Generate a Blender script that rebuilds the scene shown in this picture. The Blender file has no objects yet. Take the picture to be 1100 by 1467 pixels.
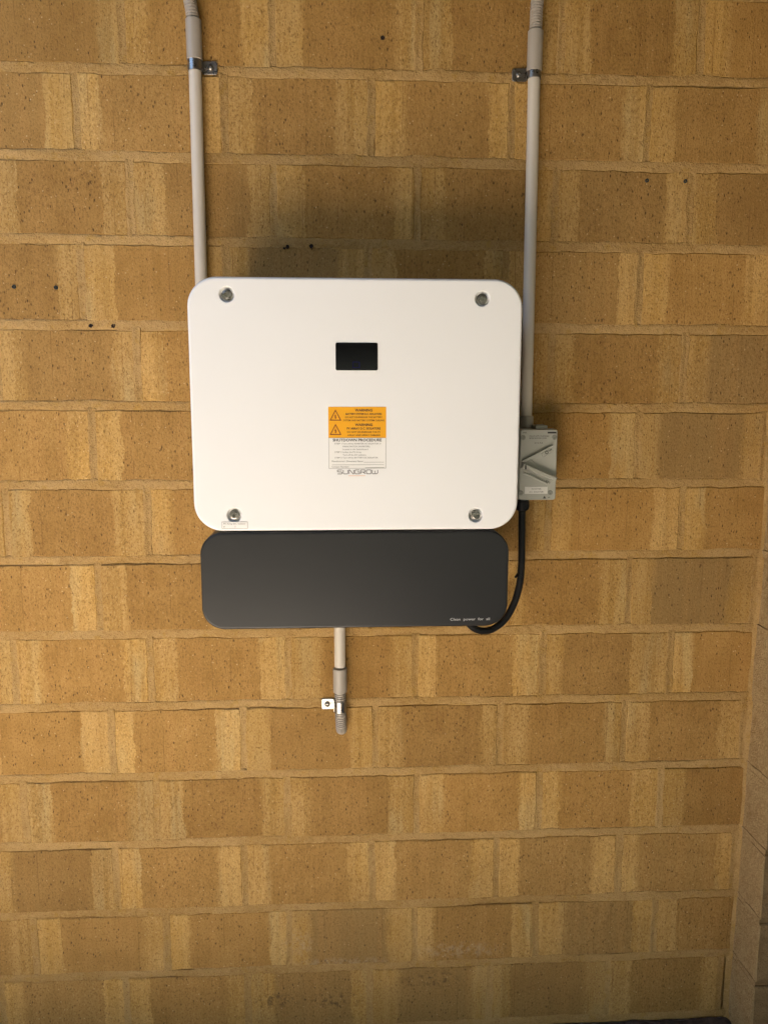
import bpy, bmesh, math, random
from mathutils import Vector, Matrix, noise
from mathutils.geometry import tessellate_polygon

random.seed(7)
S = bpy.context.scene
COL = S.collection
R = math.radians

# ------------------------------------------------------------------ camera
# metres; X right along the wall, the wall face is y = 0 and looks towards -Y, floor z = 0
PITCH, YAW, ROLL = 0.14397, 0.05244, 0.00141
cy, sy, cp, sp = math.cos(YAW), math.sin(YAW), math.cos(PITCH), math.sin(PITCH)
fwd = Vector((sy * cp, cy * cp, -sp))
rt0 = Vector((cy, -sy, 0))
up0 = rt0.cross(fwd)
rt = rt0 * math.cos(ROLL) + up0 * math.sin(ROLL)
up = up0 * math.cos(ROLL) - rt0 * math.sin(ROLL)
cam = bpy.data.cameras.new('camera')
cam.sensor_fit = 'VERTICAL'
cam.sensor_height = 24.0
cam.lens = 24.0 * 1102 / 1467
cam.clip_start = 0.02
cam.clip_end = 2000
co = bpy.data.objects.new('camera', cam)
COL.objects.link(co)
M = Matrix((rt, up, -fwd)).transposed().to_4x4()
M.translation = Vector((-0.04507, -1.72169, 1.56156))
co.matrix_world = M
S.camera = co

# ------------------------------------------------------------------ light: open shade; an added roof opening lets a sun patch onto the floor
SUN = Vector((-0.30, 0.25, 0.92)).normalized()
w = bpy.data.worlds.new('World')
S.world = w
w.use_nodes = True
nt = w.node_tree
bg = nt.nodes['Background']
sky = nt.nodes.new('ShaderNodeTexSky')
sky.sky_type = 'NISHITA'
sky.sun_disc = False
sky.sun_elevation = math.asin(SUN.z)
sky.sun_rotation = math.atan2(SUN.x, SUN.y)
nt.links.new(sky.outputs[0], bg.inputs[0])
bg.inputs[1].default_value = 0.05
sl = bpy.data.lights.new('sun', 'SUN')
sl.energy = 5.0
sl.angle = R(0.53)
sl.color = (1.0, 0.94, 0.85)
so = bpy.data.objects.new('sun', sl)
COL.objects.link(so)
so.rotation_euler = SUN.to_track_quat('Z', 'Y').to_euler()
so.location = SUN * 20
S.view_settings.view_transform = 'Standard'
S.view_settings.look = 'None'
S.view_settings.gamma = 1
S.view_settings.use_curve_mapping = False
S.view_settings.exposure = 3.81
S.cycles.use_denoising = True
S.cycles.max_bounces = 6
S.cycles.diffuse_bounces = 3
S.cycles.caustics_reflective = False

# ------------------------------------------------------------------ helpers
class Nodes:
    def __init__(self, name):
        self.m = bpy.data.materials.new(name)
        self.m.use_nodes = True
        self.t = self.m.node_tree
        self.p = self.t.nodes['Principled BSDF']
    def n(self, typ, **kw):
        o = self.t.nodes.new('ShaderNode' + typ)
        for k, v in kw.items():
            setattr(o, k, v)
        return o
    def put(self, sock, v):
        if hasattr(v, 'is_linked') or hasattr(v, 'links'):
            self.t.links.new(v, sock)
        else:
            sock.default_value = v
    def math(self, op, a, b=None, c=None, clamp=False):
        o = self.n('Math', operation=op, use_clamp=clamp)
        for i, v in enumerate((a, b, c)):
            if v is not None:
                self.put(o.inputs[i], v)
        return o.outputs[0]
    def vmath(self, op, a, b=None):
        o = self.n('VectorMath', operation=op)
        self.put(o.inputs[0], a)
        if b is not None:
            self.put(o.inputs[1], b)
        return o.outputs[0]
    def noise(self, vec, scale, detail=3, rough=0.55, dist=0.0):
        o = self.n('TexNoise')
        self.put(o.inputs['Vector'], vec)
        o.inputs['Scale'].default_value = scale
        o.inputs['Detail'].default_value = detail
        o.inputs['Roughness'].default_value = rough
        o.inputs['Distortion'].default_value = dist
        return o.outputs['Fac']
    def voro(self, vec, scale, feature='F1'):
        o = self.n('TexVoronoi', feature=feature)
        self.put(o.inputs['Vector'], vec)
        o.inputs['Scale'].default_value = scale
        return o
    def step(self, v, lo, hi):
        o = self.n('MapRange', interpolation_type='SMOOTHSTEP')
        self.put(o.inputs['Value'], v)
        self.put(o.inputs['From Min'], lo)
        self.put(o.inputs['From Max'], hi)
        return o.outputs['Result']
    def mix(self, f, a, b, blend='MIX'):
        o = self.n('Mix', data_type='RGBA', blend_type=blend)
        self.put(o.inputs[0], f)
        self.put(o.inputs[6], a)
        self.put(o.inputs[7], b)
        return o.outputs[2]
    def bump(self, h, strength=0.5, dist=0.002, prev=None):
        o = self.n('Bump')
        o.inputs['Strength'].default_value = strength
        o.inputs['Distance'].default_value = dist
        self.put(o.inputs['Height'], h)
        if prev is not None:
            self.put(o.inputs['Normal'], prev)
        return o.outputs['Normal']
    def done(self, color=None, rough=None, metal=None, normal=None, spec=None):
        i = self.p.inputs
        if color is not None: self.put(i['Base Color'], color)
        if rough is not None: self.put(i['Roughness'], rough)
        if metal is not None: self.put(i['Metallic'], metal)
        if normal is not None: self.put(i['Normal'], normal)
        if spec is not None: self.put(i['Specular IOR Level'], spec)
        return self.m

def c4(r, g, b):
    return (r, g, b, 1.0)

def link(ob, parent=None):
    COL.objects.link(ob)
    if parent is not None:
        ob.parent = parent
    return ob

def mesh(name, verts, faces, mat, parent=None, smooth=None, loc=None):
    me = bpy.data.meshes.new(name)
    me.from_pydata([tuple(v) for v in verts], [], faces)
    bm = bmesh.new()
    bm.from_mesh(me)
    bmesh.ops.recalc_face_normals(bm, faces=bm.faces)
    bm.to_mesh(me)
    bm.free()
    if smooth is not None:
        for p in me.polygons:
            p.use_smooth = True
        me.set_sharp_from_angle(angle=R(smooth))
    me.materials.append(mat)
    ob = bpy.data.objects.new(name, me)
    if loc is not None:
        ob.location = loc
    return link(ob, parent)

def empty(name, loc, label, cat, group=None):
    o = bpy.data.objects.new(name, None)
    o.empty_display_size = 0.05
    o.location = loc
    o['label'] = label
    o['category'] = cat
    if group:
        o['group'] = group
    return link(o)

class MB:
    """collects geometry in world metres; build() makes one mesh object, relative to its parent's base"""
    def __init__(self):
        self.v, self.f = [], []
    def add(self, vs, fs):
        b = len(self.v)
        self.v += [Vector(v) for v in vs]
        self.f += [tuple(b + i for i in f) for f in fs]
        return self
    def loft(self, rings, cap0=True, cap1=True):
        n = len(rings[0])
        b = len(self.v)
        for r in rings:
            self.v += [Vector(q) for q in r]
        for k in range(len(rings) - 1):
            for i in range(n):
                j = (i + 1) % n
                self.f.append((b + k * n + i, b + k * n + j, b + (k + 1) * n + j, b + (k + 1) * n + i))
        if cap0: self.f.append(tuple(b + i for i in range(n)))
        if cap1: self.f.append(tuple(b + (len(rings) - 1) * n + i for i in range(n)))
        return self
    def box(self, x0, x1, y0, y1, z0, z1, bev=0.0):
        if bev <= 0:
            vs = [(x, y, z) for x in (x0, x1) for y in (y0, y1) for z in (z0, z1)]
            return self.add(vs, [(0, 1, 3, 2), (4, 6, 7, 5), (0, 4, 5, 1), (2, 3, 7, 6), (0, 2, 6, 4), (1, 5, 7, 3)])
        b = bev
        return self.loft([rrect(x0 + b, x1 - b, z0 + b, z1 - b, b * .6, y0, 3), rrect(x0, x1, z0, z1, b, y0 + b, 3),
                          rrect(x0, x1, z0, z1, b, y1, 3)])
    def tube(self, pts, rad, n=16, cap=True):
        pts = [Vector(p) for p in pts]
        rads = rad if isinstance(rad, (list, tuple)) else [rad] * len(pts)
        rings = []
        ref = None
        for i, p in enumerate(pts):
            t = (pts[min(i + 1, len(pts) - 1)] - pts[max(i - 1, 0)])
            if t.length < 1e-9:
                t = Vector((0, 0, 1))
            t.normalize()
            if ref is None:
                ref = t.orthogonal().normalized()
            ref = (ref - t * ref.dot(t)).normalized()
            bi = t.cross(ref)
            rings.append([p + (ref * math.cos(2 * math.pi * k / n) + bi * math.sin(2 * math.pi * k / n)) * rads[i] for k in range(n)])
        return self.loft(rings, cap, cap)
    def lathe_y(self, cx, cz, prof, n=24, cap0=False, cap1=True):
        """profile of (radius, y)"""
        rings = [[(cx + r * math.cos(2 * math.pi * k / n), y, cz + r * math.sin(2 * math.pi * k / n)) for k in range(n)] for r, y in prof]
        return self.loft(rings, cap0, cap1)
    def build(self, name, mat, parent=None, smooth=35):
        vs = self.v
        if parent is not None:
            off = world_loc(parent)
            vs = [v - off for v in vs]
        return mesh(name, vs, self.f, mat, parent, smooth)

def world_loc(o):
    v = Vector(o.location)
    while o.parent is not None:
        o = o.parent
        v = v + Vector(o.location)
    return v

def rrect(x0, x1, z0, z1, r, y, seg=10):
    pts = []
    for (cx_, cz_, a0) in ((x1 - r, z1 - r, 0), (x0 + r, z1 - r, 90), (x0 + r, z0 + r, 180), (x1 - r, z0 + r, 270)):
        for k in range(seg + 1):
            a = R(a0 + 90 * k / seg)
            pts.append((cx_ + r * math.cos(a), y, cz_ + r * math.sin(a)))
    return pts

# ------------------------------------------------------------------ materials
def brick_material(name, pier=False):
    N = Nodes(name)
    tc = N.n('TexCoord').outputs['Object']
    oi = N.n('ObjectInfo')
    sep = N.n('SeparateColor')
    N.put(sep.inputs[0], oi.outputs['Color'])
    xyz = N.n('SeparateXYZ')
    N.put(xyz.inputs[0], tc)
    rnd = oi.outputs['Random']
    off = N.n('CombineXYZ')
    N.put(off.inputs[0], N.math('MULTIPLY', rnd, 61.0))
    N.put(off.inputs[1], N.math('MULTIPLY', rnd, 17.0))
    N.put(off.inputs[2], N.math('MULTIPLY', rnd, 39.0))
    P = N.vmath('ADD', tc, off.outputs[0])
    x = xyz.outputs[0]
    # ---- edge of the pale fired bands at both ends
    wav = N.noise(N.vmath('MULTIPLY', P, (1, 1, 1)), 22, 3)
    fin = N.noise(P, 260, 2)
    wob = N.math('ADD', N.math('MULTIPLY', N.math('SUBTRACT', wav, 0.5), 0.024),
                 N.math('MULTIPLY', N.math('SUBTRACT', fin, 0.5), 0.010))
    xw = N.math('ADD', x, wob)
    xl = N.math('SUBTRACT', sep.outputs[0], 0.5)
    xr = N.math('SUBTRACT', sep.outputs[1], 0.5)
    soft = N.math('ADD', 0.0010, N.math('MULTIPLY', N.step(N.noise(P, 6, 0), 0.38, 0.66), 0.013))
    core = N.math('MULTIPLY', N.step(xw, N.math('SUBTRACT', xl, soft), N.math('ADD', xl, soft)),
                  N.math('SUBTRACT', 1.0, N.step(xw, N.math('SUBTRACT', xr, soft), N.math('ADD', xr, soft))))
    # ---- textures
    streak = N.noise(N.vmath('MULTIPLY', P, (1, 1, 0.05)), 150, 2, 0.6)
    streak2 = N.noise(N.vmath('MULTIPLY', P, (1, 1, 0.02)), 38, 2, 0.55)
    cloud = N.noise(P, 14, 3, 0.6)
    grain = N.noise(P, 520, 1, 0.7)
    fleck = N.noise(N.vmath('MULTIPLY', P, (1, 1, 0.6)), 300, 2, 0.75)
    mid = N.noise(P, 120, 2, 0.65)
    tone = sep.outputs[2]
    grey = oi.outputs['Alpha']
    # core colour
    ca = N.mix(N.step(cloud, 0.3, 0.7), c4(0.305, 0.172, 0.052), c4(0.372, 0.218, 0.072))
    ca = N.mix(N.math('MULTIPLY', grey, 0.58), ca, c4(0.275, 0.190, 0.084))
    ca = N.mix(N.math('MULTIPLY', N.step(streak2, 0.42, 0.72), 0.35), ca, c4(0.420, 0.240, 0.085))
    ca = N.mix(N.math('MULTIPLY', N.step(streak, 0.56, 0.30), 0.14), ca, c4(0.235, 0.122, 0.036))
    ca = N.mix(N.math('MULTIPLY', N.step(streak, 0.56, 0.74), 0.12), ca, c4(0.46, 0.285, 0.105))
    ca = N.mix(N.math('MULTIPLY', N.step(grain, 0.35, 0.75), 0.22), ca, c4(0.22, 0.110, 0.034))
    # band colour: sandy, here and there olive grey or ochre
    cb = N.mix(N.step(N.noise(P, 7, 2), 0.35, 0.65), c4(0.445, 0.268, 0.085), c4(0.470, 0.295, 0.112))
    cb = N.mix(N.math('MULTIPLY', N.step(N.noise(N.vmath('MULTIPLY', P, (1, 1, 0.25)), 16, 2), 0.52, 0.70), 0.65), cb, c4(0.420, 0.318, 0.155))
    cb = N.mix(N.math('MULTIPLY', N.step(streak2, 0.46, 0.60), 0.45), cb, c4(0.50, 0.325, 0.125))
    cb = N.mix(N.math('MULTIPLY', N.step(streak2, 0.48, 0.34), 0.55), cb, c4(0.33, 0.195, 0.060))
    cb = N.mix(N.math('MULTIPLY', N.step(streak, 0.40, 0.75), 0.45), cb, c4(0.365, 0.210, 0.066))
    cb = N.mix(N.math('MULTIPLY', N.step(mid, 0.52, 0.75), 0.45), cb, c4(0.54, 0.360, 0.150))
    cb = N.mix(N.math('MULTIPLY', N.step(grain, 0.50, 0.80), 0.38), cb, c4(0.19, 0.110, 0.040))
    fade = N.step(N.noise(N.vmath('ADD', P, (5.3, 1.1, 7.7)), 6, 0), 0.48, 0.72)
    cb = N.mix(N.math('MULTIPLY', fade, 0.38), cb, ca)
    col = N.mix(core, cb, ca)
    col = N.mix(N.math('MULTIPLY', N.step(fleck, 0.50, 0.30), 0.68), col, c4(0.15, 0.078, 0.026))
    col = N.mix(N.math('MULTIPLY', N.step(fleck, 0.58, 0.76), N.math('SUBTRACT', 0.70, N.math('MULTIPLY', core, 0.40))), col, c4(0.60, 0.42, 0.20))
    col = N.mix(N.math('MULTIPLY', N.step(mid, 0.44, 0.30), 0.30), col, c4(0.26, 0.14, 0.045))
    # ---- fired edge line where the core starts
    # ---- dark pits, drawn out vertically, and pale grit
    vp = N.voro(N.vmath('MULTIPLY', N.vmath('ADD', P, (3.1, 0, 1.7)), (1, 1, 0.42)), 210)
    psz = N.math('MULTIPLY', N.math('POWER', N.step(N.math('FRACT', N.math('MULTIPLY', vp.outputs['Color'], 7.31)), 0.52, 1.0), 1.6), 0.39)
    pit_raw = N.math('SUBTRACT', 1.0, N.step(vp.outputs['Distance'], N.math('MULTIPLY', psz, 0.4), N.math('ADD', psz, 0.0005)))
    pit = N.math('MULTIPLY', pit_raw, N.step(cloud, 0.28, 0.46))
    pit = N.math('MULTIPLY', pit, N.math('ADD', 0.35, N.math('MULTIPLY', core, 0.65)))
    col = N.mix(N.math('MULTIPLY', pit, 0.84), col, c4(0.070, 0.036, 0.015))
    vg = N.voro(N.vmath('ADD', P, (9.1, 2, 4.7)), 130)
    gsz = N.math('MULTIPLY', N.step(N.math('FRACT', N.math('MULTIPLY', vg.outputs['Color'], 5.77)), 0.74, 1.0), 0.26)
    grit = N.math('SUBTRACT', 1.0, N.step(vg.outputs['Distance'], N.math('MULTIPLY', gsz, 0.5), N.math('ADD', gsz, 0.0005)))
    col = N.mix(N.math('MULTIPLY', grit, 0.75), col, c4(0.56, 0.40, 0.21))
    # ---- drag lines of the extrusion, nearly straight and vertical
    lx = N.math('ADD', N.math('ADD', x, N.math('MULTIPLY', rnd, 31.0)), N.math('MULTIPLY', N.noise(N.vmath('MULTIPLY', P, (0.2, 1, 1)), 12, 1), 0.004))
    lv = N.n('TexVoronoi', feature='DISTANCE_TO_EDGE', voronoi_dimensions='1D')
    N.put(lv.inputs['W'], lx)
    lv.inputs['Scale'].default_value = 16
    line = N.math('SUBTRACT', 1.0, N.step(lv.outputs['Distance'], 0.006, 0.020))
    line = N.math('MULTIPLY', line, N.step(N.noise(N.vmath('MULTIPLY', P, (1, 1, 0.5)), 14, 1), 0.52, 0.62))
    col = N.mix(N.math('MULTIPLY', line, 0.42), col, c4(0.12, 0.056, 0.018))
    # ---- tone of the single brick
    hsv = N.n('HueSaturation')
    N.put(hsv.inputs['Value'], N.math('ADD', 0.92, N.math('MULTIPLY', tone, 0.28)))
    hsv.inputs['Saturation'].default_value = 1.03
    N.put(hsv.inputs['Color'], col)
    col = hsv.outputs[0]
    # ---- old dirt and salt bloom near the ground, at fixed spots of the wall
    gp = N.n('NewGeometry').outputs['Position']
    bn = N.noise(gp, 62, 2, 0.7)
    def blot(c, r, sc, lo, hi):
        d = N.n('VectorMath', operation='LENGTH')
        N.put(d.inputs[0], N.vmath('DIVIDE', N.vmath('SUBTRACT', gp, c), r))
        m = N.math('SUBTRACT', 1.0, N.step(d.outputs['Value'], 0.2, 1.0))
        return N.math('MULTIPLY', m, N.step(bn, lo, hi))
    for c, r in (((0.235, 0, 0.212), (0.15, .2, 0.030)), ((-0.06, 0, 0.188), (0.19, .2, 0.020)), ((-0.165, 0, 0.245), (0.05, .2, 0.05))):
        col = N.mix(N.math('MULTIPLY', blot(c, r, 70, 0.40, 0.66), 0.36), col, c4(0.52, 0.42, 0.29))
    for c, r in (((0.165, 0, 0.135), (0.10, .2, 0.035)), ((-0.07, 0, 0.085), (0.10, .2, 0.03)), ((-0.22, 0, 0.09), (0.09, .2, 0.03))):
        col = N.mix(N.math('MULTIPLY', blot(c, r, 55, 0.48, 0.64), 0.6), col, c4(0.055, 0.035, 0.02))
    hgt = N.math('SUBTRACT', N.math('ADD', N.math('MULTIPLY', mid, 0.7), N.math('MULTIPLY', fleck, 1.1)), N.math('MULTIPLY', pit_raw, 0.9))
    hgt = N.math('ADD', hgt, N.math('MULTIPLY', streak, 0.5))
    nrm = N.bump(hgt, 0.9, 0.0014)
    return N.done(col, 0.86, None, nrm, 0.25)

def mortar_material():
    N = Nodes('mortar')
    P = N.n('NewGeometry').outputs['Position']
    big = N.noise(P, 5, 2)
    blot = N.noise(P, 32, 3, 0.65)
    mid = N.noise(P, 110, 2, 0.65)
    grain = N.noise(P, 330, 2, 0.8)
    col = N.mix(N.step(big, 0.35, 0.65), c4(0.385, 0.235, 0.083), c4(0.445, 0.287, 0.118))
    col = N.mix(N.math('MULTIPLY', N.step(blot, 0.54, 0.68), 0.5), col, c4(0.385, 0.225, 0.046))
    col = N.mix(N.math('MULTIPLY', N.step(blot, 0.46, 0.32), 0.5), col, c4(0.300, 0.175, 0.062))
    col = N.mix(N.math('MULTIPLY', N.step(mid, 0.50, 0.70), 0.5), col, c4(0.52, 0.335, 0.145))
    col = N.mix(N.math('MULTIPLY', N.step(grain, 0.48, 0.28), 0.75), col, c4(0.15, 0.080, 0.026))
    col = N.mix(N.math('MULTIPLY', N.step(grain, 0.56, 0.74), 0.45), col, c4(0.56, 0.38, 0.18))
    h = N.math('ADD', N.math('MULTIPLY', mid, 0.9), N.math('MULTIPLY', grain, 1.0))
    return N.done(col, 0.92, None, N.bump(h, 1.0, 0.0022), 0.15)

def pier_material():
    N = Nodes('pier_brick')
    tc = N.n('TexCoord').outputs['Object']
    rnd = N.n('ObjectInfo').outputs['Random']
    off = N.n('CombineXYZ')
    N.put(off.inputs[0], N.math('MULTIPLY', rnd, 23.0))
    P = N.vmath('ADD', tc, off.outputs[0])
    nrm_ = N.n('SeparateXYZ')
    N.put(nrm_.inputs[0], N.n('NewGeometry').outputs['True Normal'])
    end = N.math('ABSOLUTE', nrm_.outputs[0])       # the cut end of the brick is pale and rough, its long face browner
    a = N.noise(P, 18, 4, 0.6, 1.2)
    curl = N.noise(P, 85, 3, 0.7, 2.6)
    grain = N.noise(P, 500, 3, 0.7)
    pale = N.mix(N.step(a, 0.3, 0.7), c4(0.45, 0.298, 0.135), c4(0.53, 0.372, 0.185))
    pale = N.mix(N.math('MULTIPLY', N.step(curl, 0.50, 0.60), 0.75), pale, c4(0.60, 0.44, 0.24))
    pale = N.mix(N.math('MULTIPLY', N.step(curl, 0.47, 0.36), 0.6), pale, c4(0.29, 0.18, 0.075))
    brown = N.mix(N.step(a, 0.35, 0.65), c4(0.235, 0.150, 0.070), c4(0.31, 0.205, 0.100))
    brown = N.mix(N.math('MULTIPLY', N.step(curl, 0.5, 0.66), 0.5), brown, c4(0.15, 0.09, 0.045))
    col = N.mix(end, brown, pale)
    col = N.mix(N.math('MULTIPLY', N.step(grain, 0.52, 0.78), 0.5), col, c4(0.14, 0.085, 0.04))
    h = N.math('ADD', N.math('MULTIPLY', curl, 1.6), N.math('MULTIPLY', grain, 0.5))
    return N.done(col, 0.9, None, N.bump(h, 1.0, 0.004), 0.2)

def paint(name, rgb, rough, metal=0.0, bump=0.0, bscale=900, spec=0.5, var=0.04):
    N = Nodes(name)
    P = N.n('TexCoord').outputs['Object']
    big = N.noise(P, 9, 4, 0.6)
    f = 1.0 - var
    col = N.mix(big, c4(rgb[0] * f, rgb[1] * f, rgb[2] * f * 0.99), c4(*rgb))
    r = N.math('ADD', rough - 0.05, N.math('MULTIPLY', N.noise(P, 40, 3), 0.10))
    nr = None
    if bump:
        nr = N.bump(N.noise(P, bscale, 2), bump, 0.0004)
    return N.done(col, r, metal, nr, spec)

BRICK = brick_material('fired_brick')
MORTAR = mortar_material()
PIER = pier_material()
WHITE = paint('white_powder_coat', (0.765, 0.77, 0.78), 0.42, bump=0.10, bscale=1100, var=0.02)
DARK = paint('charcoal_cover', (0.0125, 0.013, 0.014), 0.36, bump=0.08, bscale=1400, var=0.06, spec=0.40)
GREY_BODY = paint('cast_aluminium', (0.42, 0.42, 0.41), 0.5, 0.6, 0.2, 500)
GLASS = paint('black_display', (0.002, 0.002, 0.0025), 0.12, var=0.0, spec=0.12)
CONDUIT = paint('conduit_pvc', (0.60, 0.545, 0.48), 0.38, var=0.06)
FLEX = paint('flex_pvc', (0.38, 0.338, 0.298), 0.40, var=0.08)
ISO = paint('isolator_plastic', (0.43, 0.435, 0.40), 0.42, var=0.05)
ISO_DARK = paint('isolator_base', (0.27, 0.275, 0.25), 0.5, var=0.05)
RUBBER = paint('black_sheath', (0.006, 0.006, 0.007), 0.55, var=0.1, spec=0.25)
INK = paint('black_ink', (0.020, 0.018, 0.017), 0.6, var=0.0)
INKRED = paint('brown_ink', (0.16, 0.035, 0.01), 0.6, var=0.0)
GREYINK = paint('grey_ink', (0.085, 0.085, 0.09), 0.6, var=0.0)
SILVERINK = paint('silver_ink', (0.55, 0.55, 0.56), 0.5, var=0.0)
ORANGEINK = paint('orange_ink', (0.75, 0.33, 0.10), 0.6, var=0.0)
YELLOW = paint('yellow_label', (0.78, 0.36, 0.004), 0.45, var=0.03)
PAPER = paint('white_label', (0.78, 0.775, 0.76), 0.45, var=0.02)
BLUE = paint('blue_lamp', (0.004, 0.004, 0.05), 0.3, var=0.0, spec=0.1)
PLUG = paint('wall_plug_plastic', (0.010, 0.022, 0.026), 0.6, var=0.1)
HOLE = paint('hole_dark', (0.020, 0.009, 0.006), 0.9, var=0.2)  # near-black colour stands in for the depth of the drilled holes

def zinc_material():
    N = Nodes('zinc_plate')
    P = N.n('TexCoord').outputs['Object']
    a = N.noise(P, 160, 3, 0.6)
    col = N.mix(a, c4(0.20, 0.19, 0.175), c4(0.40, 0.385, 0.36))
    return N.done(col, N.math('ADD', 0.18, N.math('MULTIPLY', N.noise(P, 90, 3), 0.22)), 1.0)
ZINC = zinc_material()

def floor_material(name, a, b, sc):
    N = Nodes(name)
    P = N.n('NewGeometry').outputs['Position']
    n1 = N.noise(P, sc, 5, 0.65)
    n2 = N.noise(P, 160, 3, 0.7)
    col = N.mix(N.step(n1, 0.3, 0.7), c4(*a), c4(*b))
    col = N.mix(N.math('MULTIPLY', N.step(n2, 0.55, 0.75), 0.5), col, c4(a[0] * .4, a[1] * .4, a[2] * .4))
    return N.done(col, 0.9, None, N.bump(n2, 0.6, 0.003), 0.2)
FLOOR = floor_material('patio_concrete', (0.50, 0.448, 0.39), (0.58, 0.52, 0.455), 6)
GROUND = floor_material('dark_ground', (0.060, 0.058, 0.026), (0.095, 0.082, 0.040), 0.8)  # unseen outer ground, made dark to cut the fill light
CEIL = paint('shading_roof_board', (0.06, 0.05, 0.04), 0.8, var=0.05)  # unseen underside, kept dark so less light bounces onto the wall top

# ------------------------------------------------------------------ the place: ground, patio floor, unseen roof shaped for the light
def structure(ob):
    ob['kind'] = 'structure'
    return ob
structure(MB().add([(-400, -400, -0.170), (400, -400, -0.170), (400, 400, -0.170), (-400, 400, -0.170)], [(0, 1, 2, 3)]).build('ground', GROUND, None, None))
structure(MB().box(-24.2, 24.2, -24.2, 0.12, -0.18, -0.015).build('floor', FLOOR, None, None))
# unseen patio roof; its span and one open bay are added to shape sunlight
PATCH = (-2.1, 0.10, -2.95, -1.03)                     # sunlit floor: x0, x1, y0, y1
ZR0, ZR1 = 2.66, 2.78
kx, ky = SUN.x / SUN.z * ZR0, SUN.y / SUN.z * ZR0
ox0, ox1, oy0, oy1 = PATCH[0] + kx, PATCH[1] + kx, PATCH[2] + ky, PATCH[3] + ky
m = MB()
m.box(-24.2, ox0, -24.2, 0.30, ZR0, ZR1).box(ox1, 24.2, -24.2, 0.30, ZR0, ZR1)
m.box(ox0, ox1, -24.2, oy0, ZR0, ZR1).box(ox0, ox1, oy1, 0.30, ZR0, ZR1)
structure(m.build('light_shaping_roof', CEIL, None, None))

# ------------------------------------------------------------------ brick wall
COURSE = 0.172
BED = {-2: (0, 0), -1: (0, 0), 0: (-.001, 0), 1: (.002, -.0025), 2: (.006, 0), 3: (.001, -.002), 4: (.0015, -.004), 5: (0, -.002), 6: (.001, .005), 7: (.002, -.003),
       8: (.001, -.0015), 9: (0, -.002), 10: (.002, 0), 11: (-.003, -.0035), 12: (.002, .004), 13: (0.004, 0.006)}
def bed_z(r, x):
    a, b = BED[r]
    t = (x + 0.85) / 1.75
    return 2.236 - COURSE * r + a + (b - a) * t
END = 0.930
# per course: (joint, where the pale band left of it starts, where the pale band right of it ends)
PERP = {
 -1: [(-.894, -.945, -.84), (-.592, -.64, -.54), (-.289, -.34, -.235), (.014, -.04, .07), (.316, .265, .37), (.612, .56, .67)],
 0: [(-.792, -.84, -.74), (-.492, -.541, -.438), (-.187, -.25, -.124), (.117, .07, .187), (.417, .375, .479), (.717, .661, .777)],
 1: [(-.893, -.94, -.84), (-.592, -.655, -.543), (-.288, -.33, -.229), (.018, -.057, .087), (.316, .268, .352), (.611, .558, .671), (.918, .856, .921)],
 2: [(-.786, -.828, -.722), (-.489, -.549, -.417), (-.19, -.242, -.124), (.115, .064, .175), (.417, .374, .467), (.714, .657, .773)],
 3: [(-.897, -.94, -.845), (-.598, -.648, -.529), (-.293, -.335, -.246), (.01, -.052, .07), (.311, .262, .359), (.61, .563, .672), (.915, .848, .918)],
 4: [(-.788, -.84, -.733), (-.489, -.542, -.436), (-.195, -.245, -.139), (.11, .053, .169), (.416, .381, .47), (.72, .657, .773)],
 5: [(-.895, -.94, -.84), (-.593, -.648, -.531), (-.29, -.34, -.24), (.015, -.04, .07), (.319, .27, .375), (.623, .561, .67), (.918, .864, .920)],
 6: [(-.79, -.842, -.737), (-.482, -.554, -.43), (-.182, -.24, -.13), (.12, .07, .175), (.422, .385, .474), (.733, .664, .788)],
 7: [(-.898, -.945, -.845), (-.598, -.658, -.535), (-.292, -.35, -.23), (.016, -.04, .07), (.321, .272, .367), (.619, .55, .676), (.920, .854, .921)],
 8: [(-.794, -.844, -.732), (-.49, -.55, -.429), (-.176, -.242, -.102), (.119, .065, .17), (.42, .35, .468), (.726, .631, .78)],
 9: [(-.888, -.93, -.84), (-.585, -.655, -.534), (-.283, -.346, -.221), (.026, -.031, .086), (.323, .279, .388), (.624, .576, .686), (.918, .855, .922)],
 10: [(-.794, -.852, -.732), (-.49, -.556, -.426), (-.182, -.241, -.134), (.125, .055, .188), (.421, .374, .472), (.721, .648, .782)],
 11: [(-.888, -.928, -.831), (-.591, -.649, -.533), (-.288, -.35, -.231), (.018, -.042, .074), (.322, .257, .377), (.625, .56, .672), (.917, .87, .918)],
 12: [(-.792, -.851, -.728), (-.479, -.537, -.425), (-.184, -.231, -.136), (.123, .055, .171), (.422, .364, .494), (.725, .668, .782)],
 13: [(-.879, -.929, -.828), (-.582, -.637, -.524), (-.288, -.338, -.221), (.012, -.035, .082), (.312, .268, .363), (.613, .556, .669), (.903, .852, .904)],
}
GREY = {(4, 5): 1.0, (5, 5): .9, (7, 5): 1.0, (3, 2): .8, (12, 2): .8, (12, 4): .6, (13, 3): .6, (11, 4): .3, (13, 4): .4, (12, 1): .0, (2, 4): .45, (13, 2): .5, (3, 4): .5}  # grey tint per brick; the one above the inverter has its shadow tinted in
RED = {}

wall = empty('brick_wall', (0, 0, 0), 'tan brick wall with pale sandy bands at the brick ends', 'wall')

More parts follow.
